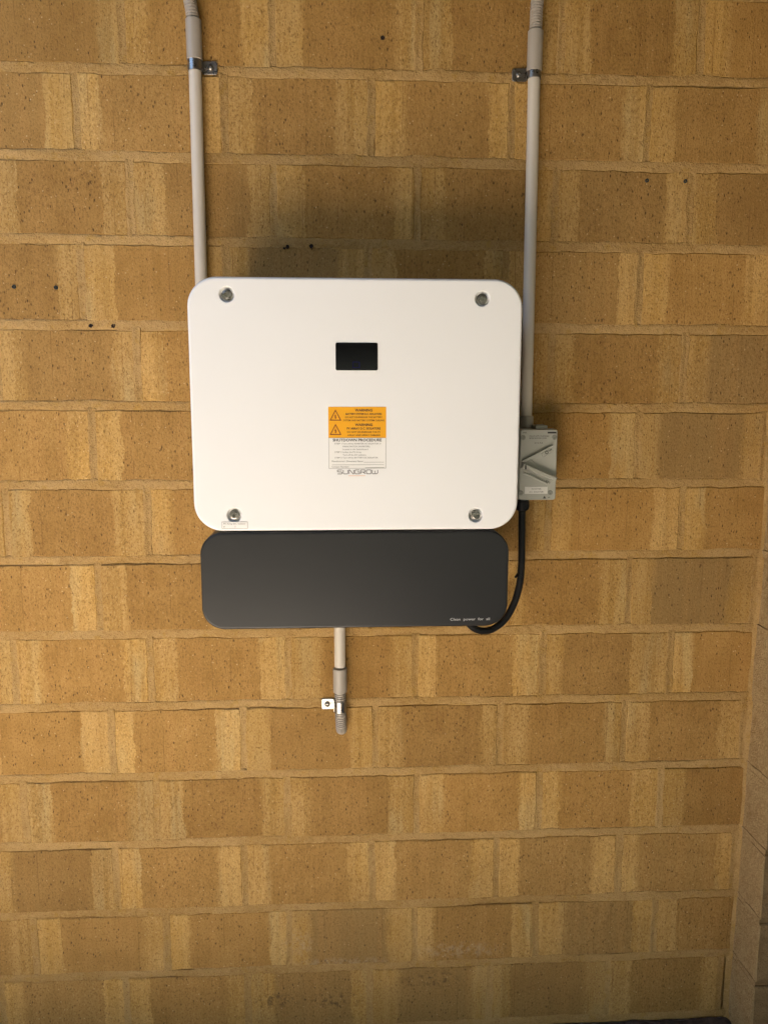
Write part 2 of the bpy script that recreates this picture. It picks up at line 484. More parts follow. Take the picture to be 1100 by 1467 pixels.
def brick(x0, x1, r, bl, br, tone, grey, parent, gap_l=.006, gap_r=.006, mat=BRICK):
    xa, xb = x0 + gap_l, x1 - gap_r
    cx = (xa + xb) / 2
    gz = 0.0092
    cz = (bed_z(r - 1, cx) + bed_z(r, cx)) / 2
    y0 = random.uniform(-0.0012, 0.0012)
    nx, nz = max(3, int((xb - xa) / 0.026)), 6
    rim = []
    for i in range(nx): rim.append((xa + (xb - xa) * i / nx, bed_z(r, xa + (xb - xa) * i / nx) + gz, 0, 1))
    for i in range(nz): rim.append((xb, (bed_z(r, xb) + gz) * (1 - i / nz) + (bed_z(r - 1, xb) - gz) * i / nz, -1, 0))
    for i in range(nx):
        xx = xb - (xb - xa) * i / nx
        rim.append((xx, bed_z(r - 1, xx) - gz, 0, -1))
    for i in range(nz): rim.append((xa, (bed_z(r - 1, xa) - gz) * (1 - i / nz) + (bed_z(r, xa) + gz) * i / nz, 1, 0))
    n = len(rim)
    corners = {0, nx, nx + nz, 2 * nx + nz}
    back, outer, inner = [], [], []
    dirs = {0: (1, 1), nx: (-1, 1), nx + nz: (-1, -1), 2 * nx + nz: (1, -1)}
    for i, (px, pz, ix, iz) in enumerate(rim):
        if i in corners:
            ix, iz = dirs[i]
        j = random.uniform(-.0014, .0018)
        px += ix * j; pz += iz * j
        k = random.uniform(.0012, .0034)
        outer.append((px - cx, y0 + random.uniform(.0012, .0030), pz - cz))
        inner.append((px + ix * k - cx, y0, pz + iz * k - cz))
        back.append((px - cx, 0.085, pz - cz))
    vs = back + outer + inner
    fs = []
    for a, b in ((0, n), (n, 2 * n)):
        for i in range(n):
            q = (i + 1) % n
            fs.append((a + i, a + q, b + q, b + i))
    fs.append(tuple(range(2 * n, 3 * n)))
    ob = mesh('brick', vs, fs, mat, parent, None, (cx, 0, cz))
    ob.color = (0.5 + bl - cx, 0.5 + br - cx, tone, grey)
    return ob

for r in PERP:
    a_ = PERP[r][0][0] - .303
    PERP[r].insert(0, (a_, a_ - .05, a_ + .055))
for r in range(-1, 14):
    P_ = PERP[r]
    for i, (x, l, rr) in enumerate(P_):
        if x >= 0.89:
            break
        if i + 1 < len(P_):
            nx_, nl = P_[i + 1][0], P_[i + 1][1]
            gr = .006
        else:
            nx_, nl, gr = END + .004, END + .05, 0.0
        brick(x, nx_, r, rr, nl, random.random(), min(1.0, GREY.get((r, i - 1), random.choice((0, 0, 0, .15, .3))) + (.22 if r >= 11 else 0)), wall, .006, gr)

def fbm(x, y, s=1.0):
    return noise.fractal(Vector((x * s, y * s, 3.7)), 1.0, 2.0, 4)

def mortar_mesh():
    m = MB()
    X0, X1 = -1.22, END + .01
    # solid core of the wall behind the joints
    m.box(-5.0, X1 + 4.0, 0.012, 0.11, -0.014, 2.66)
    NX = 620
    prof = [(-.0052, .0050), (-.0030, -.0004), (0.0, .0000), (.22, .0002), (.45, .0006), (.68, .0010), (.86, .0019), (1.0, .0026), (.0030, .0024), (.0065, .0060)]
    hw = 0.0095
    for r in range(-1, 14):
        vs, fs = [], []
        for i in range(NX + 1):
            x = X0 + (X1 - X0) * i / NX
            zc = bed_z(r, x)
            sm = fbm(x, r * 7.1, 9.0)          # how far the mortar is smeared over the upper brick
            dp = fbm(x, r * 3.3 + 50, 6.0)     # how deep it was raked
            for k, (t, y) in enumerate(prof):
                if k < 2: z = zc + hw - t + sm * .0032 + fbm(x, r * 2.7, 40) * .0018
                elif k > 7: z = zc - hw - t + fbm(x, r * 5 + 20, 14) * .0016
                else: z = zc + hw - 2 * hw * t
                yy = y
                if k == 1: yy = y + sm * -.0016 + .0012
                if 2 <= k <= 7: yy = y * (1.0 + dp * 1.5) + fbm(x, z * 6 + r, 90) * .0014 - .0003
                vs.append((x, yy, z))
        K = len(prof)
        for i in range(NX):
            for k in range(K - 1):
                a = i * K + k
                fs.append((a, a + K, a + K + 1, a + 1))
        m.add(vs, fs)
    pp = [(-.0115, .0060), (-.0086, .0002), (-.0062, .0000), (-.003, .0006), (0, .0012), (.003, .0012), (.0062, .0004), (.0086, .0004), (.0115, .0060)]
    for r in range(-1, 14):
        for j, (x, l, rr) in enumerate(PERP[r]):
            vs, fs = [], []
            NZ = 36
            z1, z0 = bed_z(r - 1, x) - .005, bed_z(r, x) + .005
            side = random.uniform(-1, 1)
            bias = random.uniform(-.0006, .0012)
            for i in range(NZ + 1):
                z = z0 + (z1 - z0) * i / NZ
                wv = fbm(z, x * 11 + r, 16) * .0030
                for k, (dx, y) in enumerate(pp):
                    yy = y
                    if 1 <= k <= 7:
                        yy = y + side * dx * .16 + fbm(z, x * 9 + k * .35, 60) * .0012 + fbm(z, x * 5 + r, 7) * .0012 + bias
                    vs.append((x + dx + wv, yy, z))
            K = len(pp)
            for i in range(NZ):
                for k in range(K - 1):
                    a = i * K + k
                    fs.append((a, a + K, a + K + 1, a + 1))
            m.add(vs, fs)
    # fillet where the last course meets the pier
    vs, fs = [], []
    NZ = 260
    for i in range(NZ + 1):
        z = -0.05 + 2.55 * i / NZ
        wv = fbm(z, 77.0, 11) * .004
        for dx, y in ((-.012, .006), (-.0075, .0012), (-.004, -.0012), (0.000, -.0070), (.004, -.010)):
            vs.append((END + dx + wv * (1 if dx < -.005 else .3), y + fbm(z, dx * 300, 40) * .0008, z))
    for i in range(NZ):
        for k in range(4):
            a = i * 5 + k
            fs.append((a, a + 5, a + 6, a + 1))
    m.add(vs, fs)
    return m
mo = mortar_mesh().build('mortar', MORTAR, wall, 60)

# old fixings left in the wall
for (x, z, kind) in ((-.740, 1.799, 1), (-.653, 1.798, 1), (.614, 2.034, 1), (.699, 2.034, 1),
                     (-.584, 1.719, 0), (-.537, 1.719, 0), (-.162, 1.887, 0), (-.112, 1.889, 0), (.041, 2.307, 0), (-.169, 1.884, 2)):
    m = MB()
    rd = .0040 if kind < 2 else .0024
    if kind == 1:
        m.lathe_y(x, z, [(rd, .004), (rd, -.0024), (rd * .86, -.0030), (rd * .5, -.0030), (rd * .4, .002)], 14)
        m.build('wall_plug', PLUG, wall)
    else:
        rg = []
        n = 14
        jit = [random.uniform(.8, 1.25) for _ in range(n)]
        for f, y in ((1.1, -.0014), (.9, -.0018), (.6, -.0012), (.3, .0005)):
            rg.append([(x + rd * f * jit[k] * math.cos(2 * math.pi * k / n), y, z + rd * f * jit[k] * math.sin(2 * math.pi * k / n)) for k in range(n)])
        m.loft(rg, False, True)
        m.build('drill_hole', HOLE, wall)

# ------------------------------------------------------------------ brick pier at the right
pier = empty('brick_pier', (END, 0, 0), 'rough pale brick pier projecting at the right end of the wall', 'pier')
PX0, PX1, PY = END, END + .29, -0.108
for r in range(-1, 14):
    z1, z0 = bed_z(r - 1, END) - .006, bed_z(r, END) + .006
    j = random.uniform(-.002, .002)
    m = MB()
    a = .003
    rings = []
    for (ins, y) in ((a, PY + j), (0, PY + j + a), (0, 0.0)):
        rr_ = []
        for (xx, zz, sx, sz) in ((PX0 + j, z0, 1, 1), ((PX0 + PX1) / 2, z0, 0, 1), (PX1, z0, -1, 1), (PX1, (z0 + z1) / 2, -1, 0), (PX1, z1, -1, -1), ((PX0 + PX1) / 2, z1, 0, -1), (PX0 + j, z1, 1, -1), (PX0 + j, (z0 + z1) / 2, 1, 0)):
            rr_.append((xx + sx * ins + random.uniform(-.0012, .0012), y + random.uniform(-.0008, .0008), zz + sz * ins + random.uniform(-.0012, .0012)))
        rings.append(rr_)
    cz = (z0 + z1) / 2
    m.loft(rings)
    off = Vector((END + .145, -.05, cz))
    ob = mesh('brick', [v - off for v in m.v], m.f, PIER, pier, None, off - Vector((END, 0, 0)))
m = MB()
m.box(END + .004, PX1 - .004, PY + .005, 0.011, -0.05, 2.6)
# smeared joints on the return face
for r in range(-1, 14):
    zc = bed_z(r, END)
    vs, fs = [], []
    for i in range(25):
        y = .002 + (PY - .002) * i / 24
        for k, (dz, dx) in enumerate(((.0125, .004), (.0095, -.0020), (.004, -.0010), (-.003, -.0002), (-.0085, -.0004), (-.0125, .005))):
            vs.append((END + dx + (fbm(y, r * 9 + k, 50) * .0012 if 0 < k < 5 else 0), y, zc + dz + fbm(y, r * 4.0 + k * .1, 22) * .003))
    for i in range(24):
        for k in range(5):
            a = i * 6 + k
            fs.append((a, a + 6, a + 7, a + 1))
    m.add(vs, fs)
m.build('mortar', PIER, pier, 60)

# dirt along the foot of the wall, widened out of view to cut bounced light
m = MB()
vs, fs = [], []
YS = [0, .006, .014, .025, .04, .06, .09, .13, .18, .24, .31, .39, .48, .52]
K = len(YS)
for i in range(241):
    x = -1.6 + 2.53 * i / 240
    for k, yy in enumerate(YS):
        y = -.001 - yy
        h = .0035 + max(0, (.005 + .006 * fbm(x, 3, 14)) * (1 - yy / .05)) * (yy < .05) + fbm(x, y * 5, 60) * .0022 + fbm(x, y, 9) * .0015
        if k == K - 1: h = -.004
        vs.append((x, y + (fbm(x, k, 25) * .004 if k else 0), -.015 + max(h, .0008 if k < K - 1 else h)))
for i in range(240):
    for k in range(K - 1):
        a = i * K + k
        fs.append((a, a + K, a + K + 1, a + 1))
m.add(vs, fs)
dirt = m.build('dirt', floor_material('dark_soil', (0.060, 0.043, 0.035), (0.12, 0.088, 0.068), 60), None, 80)
dirt['kind'] = 'stuff'
dirt['label'] = 'dark soil and grit gathered along the foot of the wall, widened unseen to cut bounced light'
dirt['category'] = 'dirt'

# ------------------------------------------------------------------ conduits
def conduit(name, label, pts_pipe, cat='conduit'):
    e = empty(name, pts_pipe[0], label, cat)
    MB().tube(pts_pipe, .0127, 28).build('pipe', CONDUIT, e, 40)
    return e

def corrugated(pts, n_ribs, r0=.0113, r1=.0131):
    """ribbed flexible conduit along a polyline (smoothed)"""
    pts = [Vector(p) for p in pts]
    L = [0]
    for a, b in zip(pts, pts[1:]): L.append(L[-1] + (b - a).length)
    def at(s):
        for i in range(len(pts) - 1):
            if s <= L[i + 1] or i == len(pts) - 2:
                t = (s - L[i]) / (L[i + 1] - L[i])
                return pts[i].lerp(pts[i + 1], t)
    path, rad = [], []
    for i in range(n_ribs):
        for f, rr_ in ((0.0, r0), (.22, r0), (.38, r1), (.84, r1)):
            path.append(at(L[-1] * (i + f) / n_ribs)); rad.append(rr_)
    path.append(pts[-1]); rad.append(r0)
    return MB().tube(path, rad, 24)

def coupling(name, p0, p1, parent, r=.0158, mat=None):
    p0, p1 = Vector(p0), Vector(p1)
    d = (p1 - p0).normalized()
    MB().tube([p0, p0 + d * .0004, p0 + d * .0016, p1 - d * .0016, p1 - d * .0004, p1], [r * .86, r - .0012, r, r, r - .0012, r * .86], 28).build(name, mat or FLEX, parent, 30)

YC = -0.0165
left = conduit('conduit', 'pale conduit rising from the top left corner of the white inverter', [(-.312, -.066, 1.440), (-.322, -.062, 1.441), (-.331, -.054, 1.446), (-.338, -.043, 1.455), (-.342, -.032, 1.468), (-.344, -.022, 1.487), (-.3445, YC, 1.51), (-.3445, YC, 1.60), (-.3445, YC, 1.82), (-.3435, YC, 2.275)])
coupling('coupling', (-.3434, YC, 2.248), (-.3440, YC, 2.326), left)
corrugated([(-.3440, YC, 2.322), (-.3475, YC, 2.350), (-.354, YC - .001, 2.385), (-.362, YC - .004, 2.43), (-.366, YC - .004, 2.62)], 52).build('flexible_pipe', FLEX, left, 30)

right = conduit('conduit', 'pale conduit running down beside the inverter into the grey isolator switch', [(.3605, YC, 1.50), (.3592, YC, 1.80), (.3570, YC, 2.27)])
coupling('coupling', (.3572, YC, 2.242), (.3578, YC, 2.322), right)
corrugated([(.3578, YC, 2.318), (.3584, YC, 2.36), (.361, YC, 2.40), (.364, YC, 2.62)], 56).build('flexible_pipe', FLEX, right, 30)
coupling('adaptor', (.3605, YC - .004, 1.497), (.3604, YC - .002, 1.528), right, .0152)

mid = conduit('conduit', 'short conduit below the charcoal cover ending in a ribbed tail that enters the wall', [(-.0565, YC, .955), (-.0565, YC, 1.20)])
coupling('coupling', (-.0565, YC, .893), (-.0565, YC, .952), mid)
corrugated([(-.0565, YC, .897), (-.0562, YC, .865), (-.0555, YC + .001, .835), (-.0545, YC + .007, .811), (-.0540, YC + .018, .796), (-.054, YC + .034, .786)], 24).build('flexible_pipe', FLEX, mid, 30)

def saddle(label, px, z, side, r=.0134, bw=.0255, tilt=0.0):
    e = empty('pipe_saddle', (px, 0, z), label, 'saddle', 'pipe saddles')
    th = .0013
    # band over the pipe
    pts_o, pts_i = [], []
    prof = [(side * (r + .0155), .0), (side * (r + .0035), .0)]
    ring = []
    A0, A1 = 10, 200
    N_ = 16
    def section(off):
        out = []
        for k in range(N_ + 1):
            a = R(A0 + (A1 - A0) * k / N_)
            out.append((px + side * (r + off) * math.cos(a), YC - (r + off) * math.sin(a)))
        return out
    o, i_ = section(th), section(0.0)
    m = MB()
    vs, fs = [], []
    for (a, b) in zip(o, i_):
        for (q, zz) in ((a, z + bw / 2), (a, z - bw / 2), (b, z - bw / 2), (b, z + bw / 2)):
            vs.append((q[0], min(q[1], -.0005), zz))
    for k in range(N_):
        for s in range(4):
            fs.append((k * 4 + s, k * 4 + (s + 1) % 4, k * 4 + 4 + (s + 1) % 4, k * 4 + 4 + s))
    fs += [(0, 1, 2, 3), tuple(N_ * 4 + q for q in (0, 1, 2, 3))]
    m.add(vs, fs)
    # leg from the pipe to the wall
    xa = px + side * (r + .0003)
    m.box(min(xa, xa + side * th), max(xa, xa + side * th), YC - .004, -.0012, z - bw / 2, z + bw / 2)
    m.build('band', ZINC, e, 40)
    # tab with rounded end
    x1 = xa + side * .0300
    a_, b_ = min(xa + side * .0006, x1), max(xa + side * .0006, x1)
    MB().loft([rrect(a_ + .0006, b_ - .0006, z - bw / 2 + .0006, z + bw / 2 - .0006, .0034, -.0042), rrect(a_, b_, z - bw / 2, z + bw / 2, .004, -.0036), rrect(a_, b_, z - bw / 2, z + bw / 2, .004, -.0012)]).build('tab', ZINC, e, 40)
    # raised rib and screw
    xs = xa + side * .0165
    MB().loft([rrect(min(xa, xs) , max(xa, xs), z - .0022, z + .0022, .0015, -.0056, 4), rrect(min(xa, xs) - .0004, max(xa, xs) + .0004, z - .003, z + .003, .002, -.0041, 4)]).build('rib', ZINC, e, 50)
    sc = MB().lathe_y(xs, z, [(.0066, -.0042), (.0064, -.0058), (.0047, -.0078), (.0020, -.0086), (.0015, -.0068)], 20).build('screw', ZINC, e, 40)
    return e
saddle('galvanised pipe saddle on the upper left conduit, its tab to the right', -.3436, 2.240, 1, .0131)
saddle('galvanised pipe saddle on the upper right conduit, its tab to the left', .3572, 2.2405, -1, .0131)
saddle('bright pipe saddle holding the ribbed tail of the short lower conduit', -.0563, .860, -1, .0134)

# ------------------------------------------------------------------ inverter
inv = empty('solar_inverter', (-.02, 0, 1.116), 'white solar inverter with black display, yellow warning label and charcoal lower cover', 'inverter')
F = -0.250
IX0, IX1, IZ0, IZ1 = -.331, .293, 1.3125, 1.7865
RAD = .054
BOLTS = ((-.258, 1.7545), (.216, 1.7505), (-.255, 1.3435), (.211, 1.3405))

def front_cover():
    m = MB()
    seg = 14
    e = .0055
    rings = [rrect(IX0 + .004, IX1 - .004, IZ0 + .004, IZ1 - .004, RAD - .004, -.150, seg), rrect(IX0, IX1, IZ0, IZ1, RAD, -.152, seg)]
    for k in range(8):
        a = R(90 * k / 7)
        ins = e * (1 - math.cos(a))
        rings.append(rrect(IX0 + ins, IX1 - ins, IZ0 + ins, IZ1 - ins, RAD - ins, F + e - e * math.sin(a), seg))
    rings.append(rrect(IX0 + e + .0015, IX1 - e - .0015, IZ0 + e + .0015, IZ1 - e - .0015, RAD - e - .0015, F, seg))
    m.loft(rings, True, False)
    n = len(rings[0])
    base = len(m.v) - n
    outer = [Vector(q) for q in rings[-1]]
    loops = [outer]
    ids = list(range(base, base + n))
    for (bx, bz) in BOLTS:
        NN = 32
        prof = [(.0160, F), (.0150, F), (.0141, F + .0006), (.0132, F + .0020), (.0122, F + .0042), (.0112, F + .0060), (.0102, F + .0068)]
        rg = [[(bx + r_ * math.cos(2 * math.pi * k / NN), y, bz + r_ * math.sin(2 * math.pi * k / NN)) for k in range(NN)] for r_, y in prof]
        b = len(m.v)
        m.loft(rg, False, True)
        loops.append([Vector(q) for q in rg[0]])
        ids += list(range(b, b + NN))
    tris = tessellate_polygon([[Vector((v.x, v.z, 0)) for v in lp] for lp in loops])
    for t in tris:
        m.f.append(tuple(ids[q] for q in t))
    return m
cover = front_cover().build('front_cover', WHITE, inv, 40)
MB().loft([rrect(IX0 + .012, IX1 - .012, IZ0 + .012, IZ1 - .012, RAD - .01, -.1505), rrect(IX0 + .012, IX1 - .012, IZ0 + .012, IZ1 - .012, RAD - .01, -.034)]).build('body', GREY_BODY, inv)
for k in range(23):
    xf = IX0 + .05 + k * (IX1 - IX0 - .10) / 22
    if k == 0:
        fin0 = MB().box(-.0015, .0015, -.033, -.012, 1.40, 1.74).build('heat_fin', GREY_BODY, None, None)
        fin0.parent = inv
        fin0.location = (xf + .02, 0, -1.116)
    else:
        f2 = fin0.copy()
        COL.objects.link(f2)
        f2.parent = inv
        f2.location = (xf + .02, 0, -1.116)
MB().box(-.21, .17, -.0118, -.0028, 1.46, 1.66, .002).build('mounting_bracket', GREY_BODY, inv)

for (bx, bz) in BOLTS:
    prof = [(.0100, F + .0068), (.0100, F + .0058), (.0085, F + .0054), (.0078, F + .0054), (.0078, F - .0004), (.0072, F - .0016), (.0062, F - .0020), (.0046, F - .0020)]
    m = MB()
    m.lathe_y(bx, bz, prof, 28, False, False)
    hexr = [[(bx + .0044 * math.cos(R(60 * (k // 2) + (0 if k % 2 == 0 else 30)) ) * (1 if k % 2 == 0 else .866), y, bz + .0044 * math.sin(R(60 * (k // 2) + (0 if k % 2 == 0 else 30))) * (1 if k % 2 == 0 else .866)) for k in range(12)] for y in (F - .0020, F + .0028)]
    # ring between head rim and hex socket, then the socket
    outer = [Vector((bx + .0046 * math.cos(2 * math.pi * k / 28), F - .0020, bz + .0046 * math.sin(2 * math.pi * k / 28))) for k in range(28)]
    m.loft(hexr, False, True)
    vs = outer + [Vector(q) for q in hexr[0]]
    tr = tessellate_polygon([[Vector((v.x, v.z, 0)) for v in outer], [Vector((v[0], v[2], 0)) for v in hexr[0]]])
    m.add(vs, [tuple(t) for t in tr])
    m.build('bolt', ZINC, inv, 30)

# lower charcoal cover
LX0, LX1, LZ0, LZ1, LF = -.3225, .2785, 1.1165, 1.3095, -.2490
rings = [rrect(LX0 + .003, LX1 - .003, LZ0 + .003, LZ1 - .003, .041, -.130, 12), rrect(LX0, LX1, LZ0, LZ1, .044, -.132, 12)]
for k in range(7):
    a = R(90 * k / 6)
    ins = .004 * (1 - math.cos(a))
    rings.append(rrect(LX0 + ins, LX1 - ins, LZ0 + ins, LZ1 - ins, .044 - ins, LF + .004 - .004 * math.sin(a), 12))
rings.append(rrect(LX0 + .0055, LX1 - .0055, LZ0 + .0055, LZ1 - .0055, .044 - .0055, LF, 12))
low = MB().loft(rings).build('lower_cover', DARK, inv, 40)
MB().loft([rrect(LX0 + .02, LX1 - .02, LZ0 + .012, LZ1 + .02, .03, -.1315), rrect(LX0 + .02, LX1 - .02, LZ0 + .012, LZ1 + .02, .03, -.040)]).build('terminal_box', GREY_BODY, inv)

# ---------------------------------------------------------------- lettering
def text(body, x, z, y, size, mat, parent, width=None, align='LEFT', rot=0.0, bold=0.0, name='lettering', space=1.0):
    cu = bpy.data.curves.new('lettering', 'FONT')
    cu.body = body
    cu.size = 1.0
    cu.resolution_u = 2
    cu.offset = bold
    cu.space_character = space
    tmp = bpy.data.objects.new('tmp_text', cu)
    me = bpy.data.meshes.new_from_object(tmp)
    bpy.data.objects.remove(tmp)
    xs = [v.co.x for v in me.vertices]
    x0, x1 = min(xs), max(xs)
    sx = size / 0.70                     # size is the cap height
    fx = (width / (x1 - x0)) if width else sx
    c = {'LEFT': x0, 'CENTER': (x0 + x1) / 2, 'RIGHT': x1}[align]
    ca, sa = math.cos(rot), math.sin(rot)
    off = world_loc(parent)
    for v in me.vertices:
        a, b = (v.co.x - c) * fx, v.co.y * sx
        v.co = (x + a * ca - b * sa - off.x, y - off.y, z + a * sa + b * ca - off.z)
    me.flip_normals()
    me.materials.clear()
    me.materials.append(mat)
    ob = bpy.data.objects.new(name, me)
    return link(ob, parent)

def stroke(m, pts, wd, y, closed=False):
    """flat mitred ribbon in the x-z plane"""
    P2 = [Vector((p[0], p[1])) for p in pts]
    n = len(P2)
    L, Rr = [], []
    for i in range(n):
        a = P2[(i - 1) % n] if (closed or i > 0) else None
        b = P2[(i + 1) % n] if (closed or i < n - 1) else None
        d1 = (P2[i] - a).normalized() if a is not None else None
        d2 = (b - P2[i]).normalized() if b is not None else None
        if d1 is None: d1 = d2
        if d2 is None: d2 = d1
        n1, n2 = Vector((-d1.y, d1.x)), Vector((-d2.y, d2.x))
        mt = n1 + n2
        mt = mt / max(mt.length_squared, 0.3) * 2
        L.append(P2[i] + mt * wd / 2); Rr.append(P2[i] - mt * wd / 2)
    vs = [(p.x, y, p.y) for p in L] + [(p.x, y, p.y) for p in Rr]
    fs = [(i, (i + 1) % n, n + (i + 1) % n, n + i) for i in range(n if closed else n - 1)]
    m.add(vs, fs)

# display
disp = MB().loft([rrect(-.0585, .0195, 1.6180, 1.6680, .0028, F - .0012, 5), rrect(-.0590, .0200, 1.6175, 1.6685, .003, F - .0008, 5), rrect(-.0590, .0200, 1.6175, 1.6685, .003, F + .001, 5)]).build('display', GLASS, inv, 30)
m = MB()
stroke(m, [(-.0265, 1.6225), (-.0145, 1.6225), (-.0145, 1.6330), (-.0265, 1.6330)], .0012, F - .00135, True)
m.build('indicator', BLUE, disp, None)

# warning label
WX0, WX1, WZ0, WZM, WZ1 = -.0735, .0360, 1.4325, 1.4910, 1.5495
LY = F - .0004
lab = MB().box(WX0, WX1, LY, F + .0002, WZ0, WZM).build('warning_label', PAPER, inv, None)
lab['label'] = 'white shutdown procedure label under a yellow warning panel'
yel = MB().box(WX0, WX1, LY - .0001, F + .0002, WZM + .0002, WZ1).build('yellow_panel', YELLOW, lab, None)
TY = LY - .0004
m = MB()
stroke(m, [(WX0 + .0004, WZ0 + .0004), (WX1 - .0004, WZ0 + .0004), (WX1 - .0004, WZM), (WX0 + .0004, WZM)], .0005, TY, True)
m.build('border', GREYINK, lab, None)
def T(body, x, z, h, mat=INK, width=None, align='CENTER', bold=0.0):
    return text(body, x, z, TY, h, mat, lab, width, align, 0, bold)
xc = -.0065
INKRED2 = paint('warning_ink', (0.05, 0.014, 0.006), 0.6, var=0.0)
T('WARNING', xc, 1.5410, .0046, INK, .033, bold=.028)
T('BATTERY SYSTEM D.C. ISOLATORS', xc, 1.5345, .0034, INK, .068, bold=.028)
T('DO NOT DE-ENERGISE THE BATTERY', xc, 1.5285, .0031, INKRED2, .070, bold=.010)
T('SYSTEM AND BATTERY SYSTEM CABLING', xc, 1.5226, .0031, INKRED2, .078, bold=.010)
T('WARNING', xc, 1.5135, .0046, INK, .033, bold=.028)
T('PV ARRAY D.C. ISOLATORS', xc, 1.5070, .0038, INK, .064, bold=.028)
T('DO NOT DE-ENERGISE THE PV', xc, 1.5005, .0031, INKRED2, .063, bold=.010)
T('ARRAY AND ARRAY CABLING', xc, 1.4946, .0031, INKRED2, .062, bold=.010)
T('SHUTDOWN PROCEDURE', -.019, 1.4844, .0050, INK, .093, bold=.022)
for i, (s_, body, wd) in enumerate((('STEP 1', 'Turn off the INVERTER AC ISOLATOR or', .073), ('', 'MAIN SWITCH (INVERTER),', .052), ('', 'located in the Switchboard', .048), ('STEP 2', 'Isolate the PV Array', .035), ('', 'Turn off the DC isolators', .044), ('STEP 3', 'Turn off the BATTERY DC ISOLATOR', .067))):
    z = 1.4786 - i * .00535
    if s_:
        T(s_, -.0620, z, .0028, GREYINK, .0135, 'LEFT')
    T(body, -.0465, z, .0028, GREYINK, wd, 'LEFT')
T("Manufacturer's Document Name:", -.0675, 1.4450, .0030, GREYINK, .060, 'LEFT')
T('Contact Number:', -.0675, 1.4345, .0030, GREYINK, .033, 'LEFT')
for (a, b, z) in ((-.0065, .032, 1.4446), (-.0675, .032, 1.4397), (-.004, .032, 1.4342)):
    m = MB()
    stroke(m, [(a, z), (b, z)], .0005, TY)
    m.build('ruled_line', GREYINK, lab, None)
for zc in (1.5245, 1.4975):
    m = MB()
    cx_ = -.0600
    stroke(m, [(cx_ - .0098, zc), (cx_ + .0098, zc), (cx_, zc + .0185)], .0016, TY, True)
    m.add([(cx_ + .0008, TY, zc + .0135), (cx_ - .0026, TY, zc + .0065), (cx_ - .0002, TY, zc + .0072), (cx_ - .0004, TY, zc + .0052),
           (cx_ - .0018, TY, zc + .0056), (cx_ + .0004, TY, zc + .0016), (cx_ + .0020, TY, zc + .0062), (cx_ + .0008, TY, zc + .0058), (cx_ + .0018, TY, zc + .0094), (cx_ - .0004, TY, zc + .0086)],
          [(0, 1, 2, 9), (9, 2, 3, 8), (8, 3, 7), (3, 4, 5, 7), (7, 5, 6)])
    m.build('hazard_symbol', INKRED, yel, None)

# maker's lettering under the label, squared letters drawn as strokes
LET = {'S': [[(1, 1), (.12, 1), (0, .9), (0, .6), (.1, .52), (.9, .48), (1, .4), (1, .1), (.88, 0), (0, 0)]],
       'U': [[(0, 1), (0, .12), (.12, 0), (.88, 0), (1, .12), (1, 1)]],
       'N': [[(0, 0), (0, 1), (.15, 1), (.85, 0), (1, 0), (1, 1)]],
       'G': [[(1, 1), (.12, 1), (0, .88), (0, .12), (.12, 0), (1, 0), (1, .5), (.5, .5)]],
       'R': [[(0, 0), (0, 1), (.88, 1), (1, .9), (1, .55), (.88, .45), (.05, .45)], [(.5, .45), (1, 0)]],
       'O': [[(.12, 0), (0, .12), (0, .88), (.12, 1), (.88, 1), (1, .88), (1, .12), (.88, 0)]],
       'W': [[(0, 1), (0, .12), (.1, 0), (.4, 0), (.5, .12), (.5, .8)], [(.5, .12), (.6, 0), (.85, 0), (1, .3), (1, 1)]]}
m = MB()
x = -.0570
for ch in 'SUNGROW':
    wd = .0088 if ch != 'W' else .0105
    for pl in LET[ch]:
        stroke(m, [(x + px * wd, 1.4222 + pz * .0076) for px, pz in pl], .00125, F - .0003, ch == 'O')
    x += wd + .0023
m.build('lettering', GREYINK, cover, None)
m = MB()
stroke(m, [(-.036, 1.4185), (-.004, 1.4185)], .0007, F - .0003)
m.build('underline', ORANGEINK, cover, None)

# small paper tag near the lower left bolt
tag = MB().box(-.2790, -.2295, F - .0004, F + .0002, 1.3175, 1.3310).build('paper_tag', PAPER, inv, None)
tag['label'] = 'small white tag with a thin black border'
m = MB()
stroke(m, [(-.2786, 1.3179), (-.2299, 1.3179), (-.2299, 1.3306), (-.2786, 1.3306)], .0005, F - .0007, True)
stroke(m, [(-.2535, 1.3190), (-.2535, 1.3235)], .0005, F - .0007)
m.build('border', GREYINK, tag, None)
text('PV Array DC Isolator', -.2757, 1.3255, F - .0007, .0030, GREYINK, tag, .042)
text('#', -.2757, 1.3200, F - .0007, .0030, GREYINK, tag)
text('Clean  power  for  all', .1640, 1.1290, LF - .0003, .0052, SILVERINK, low, .0790)

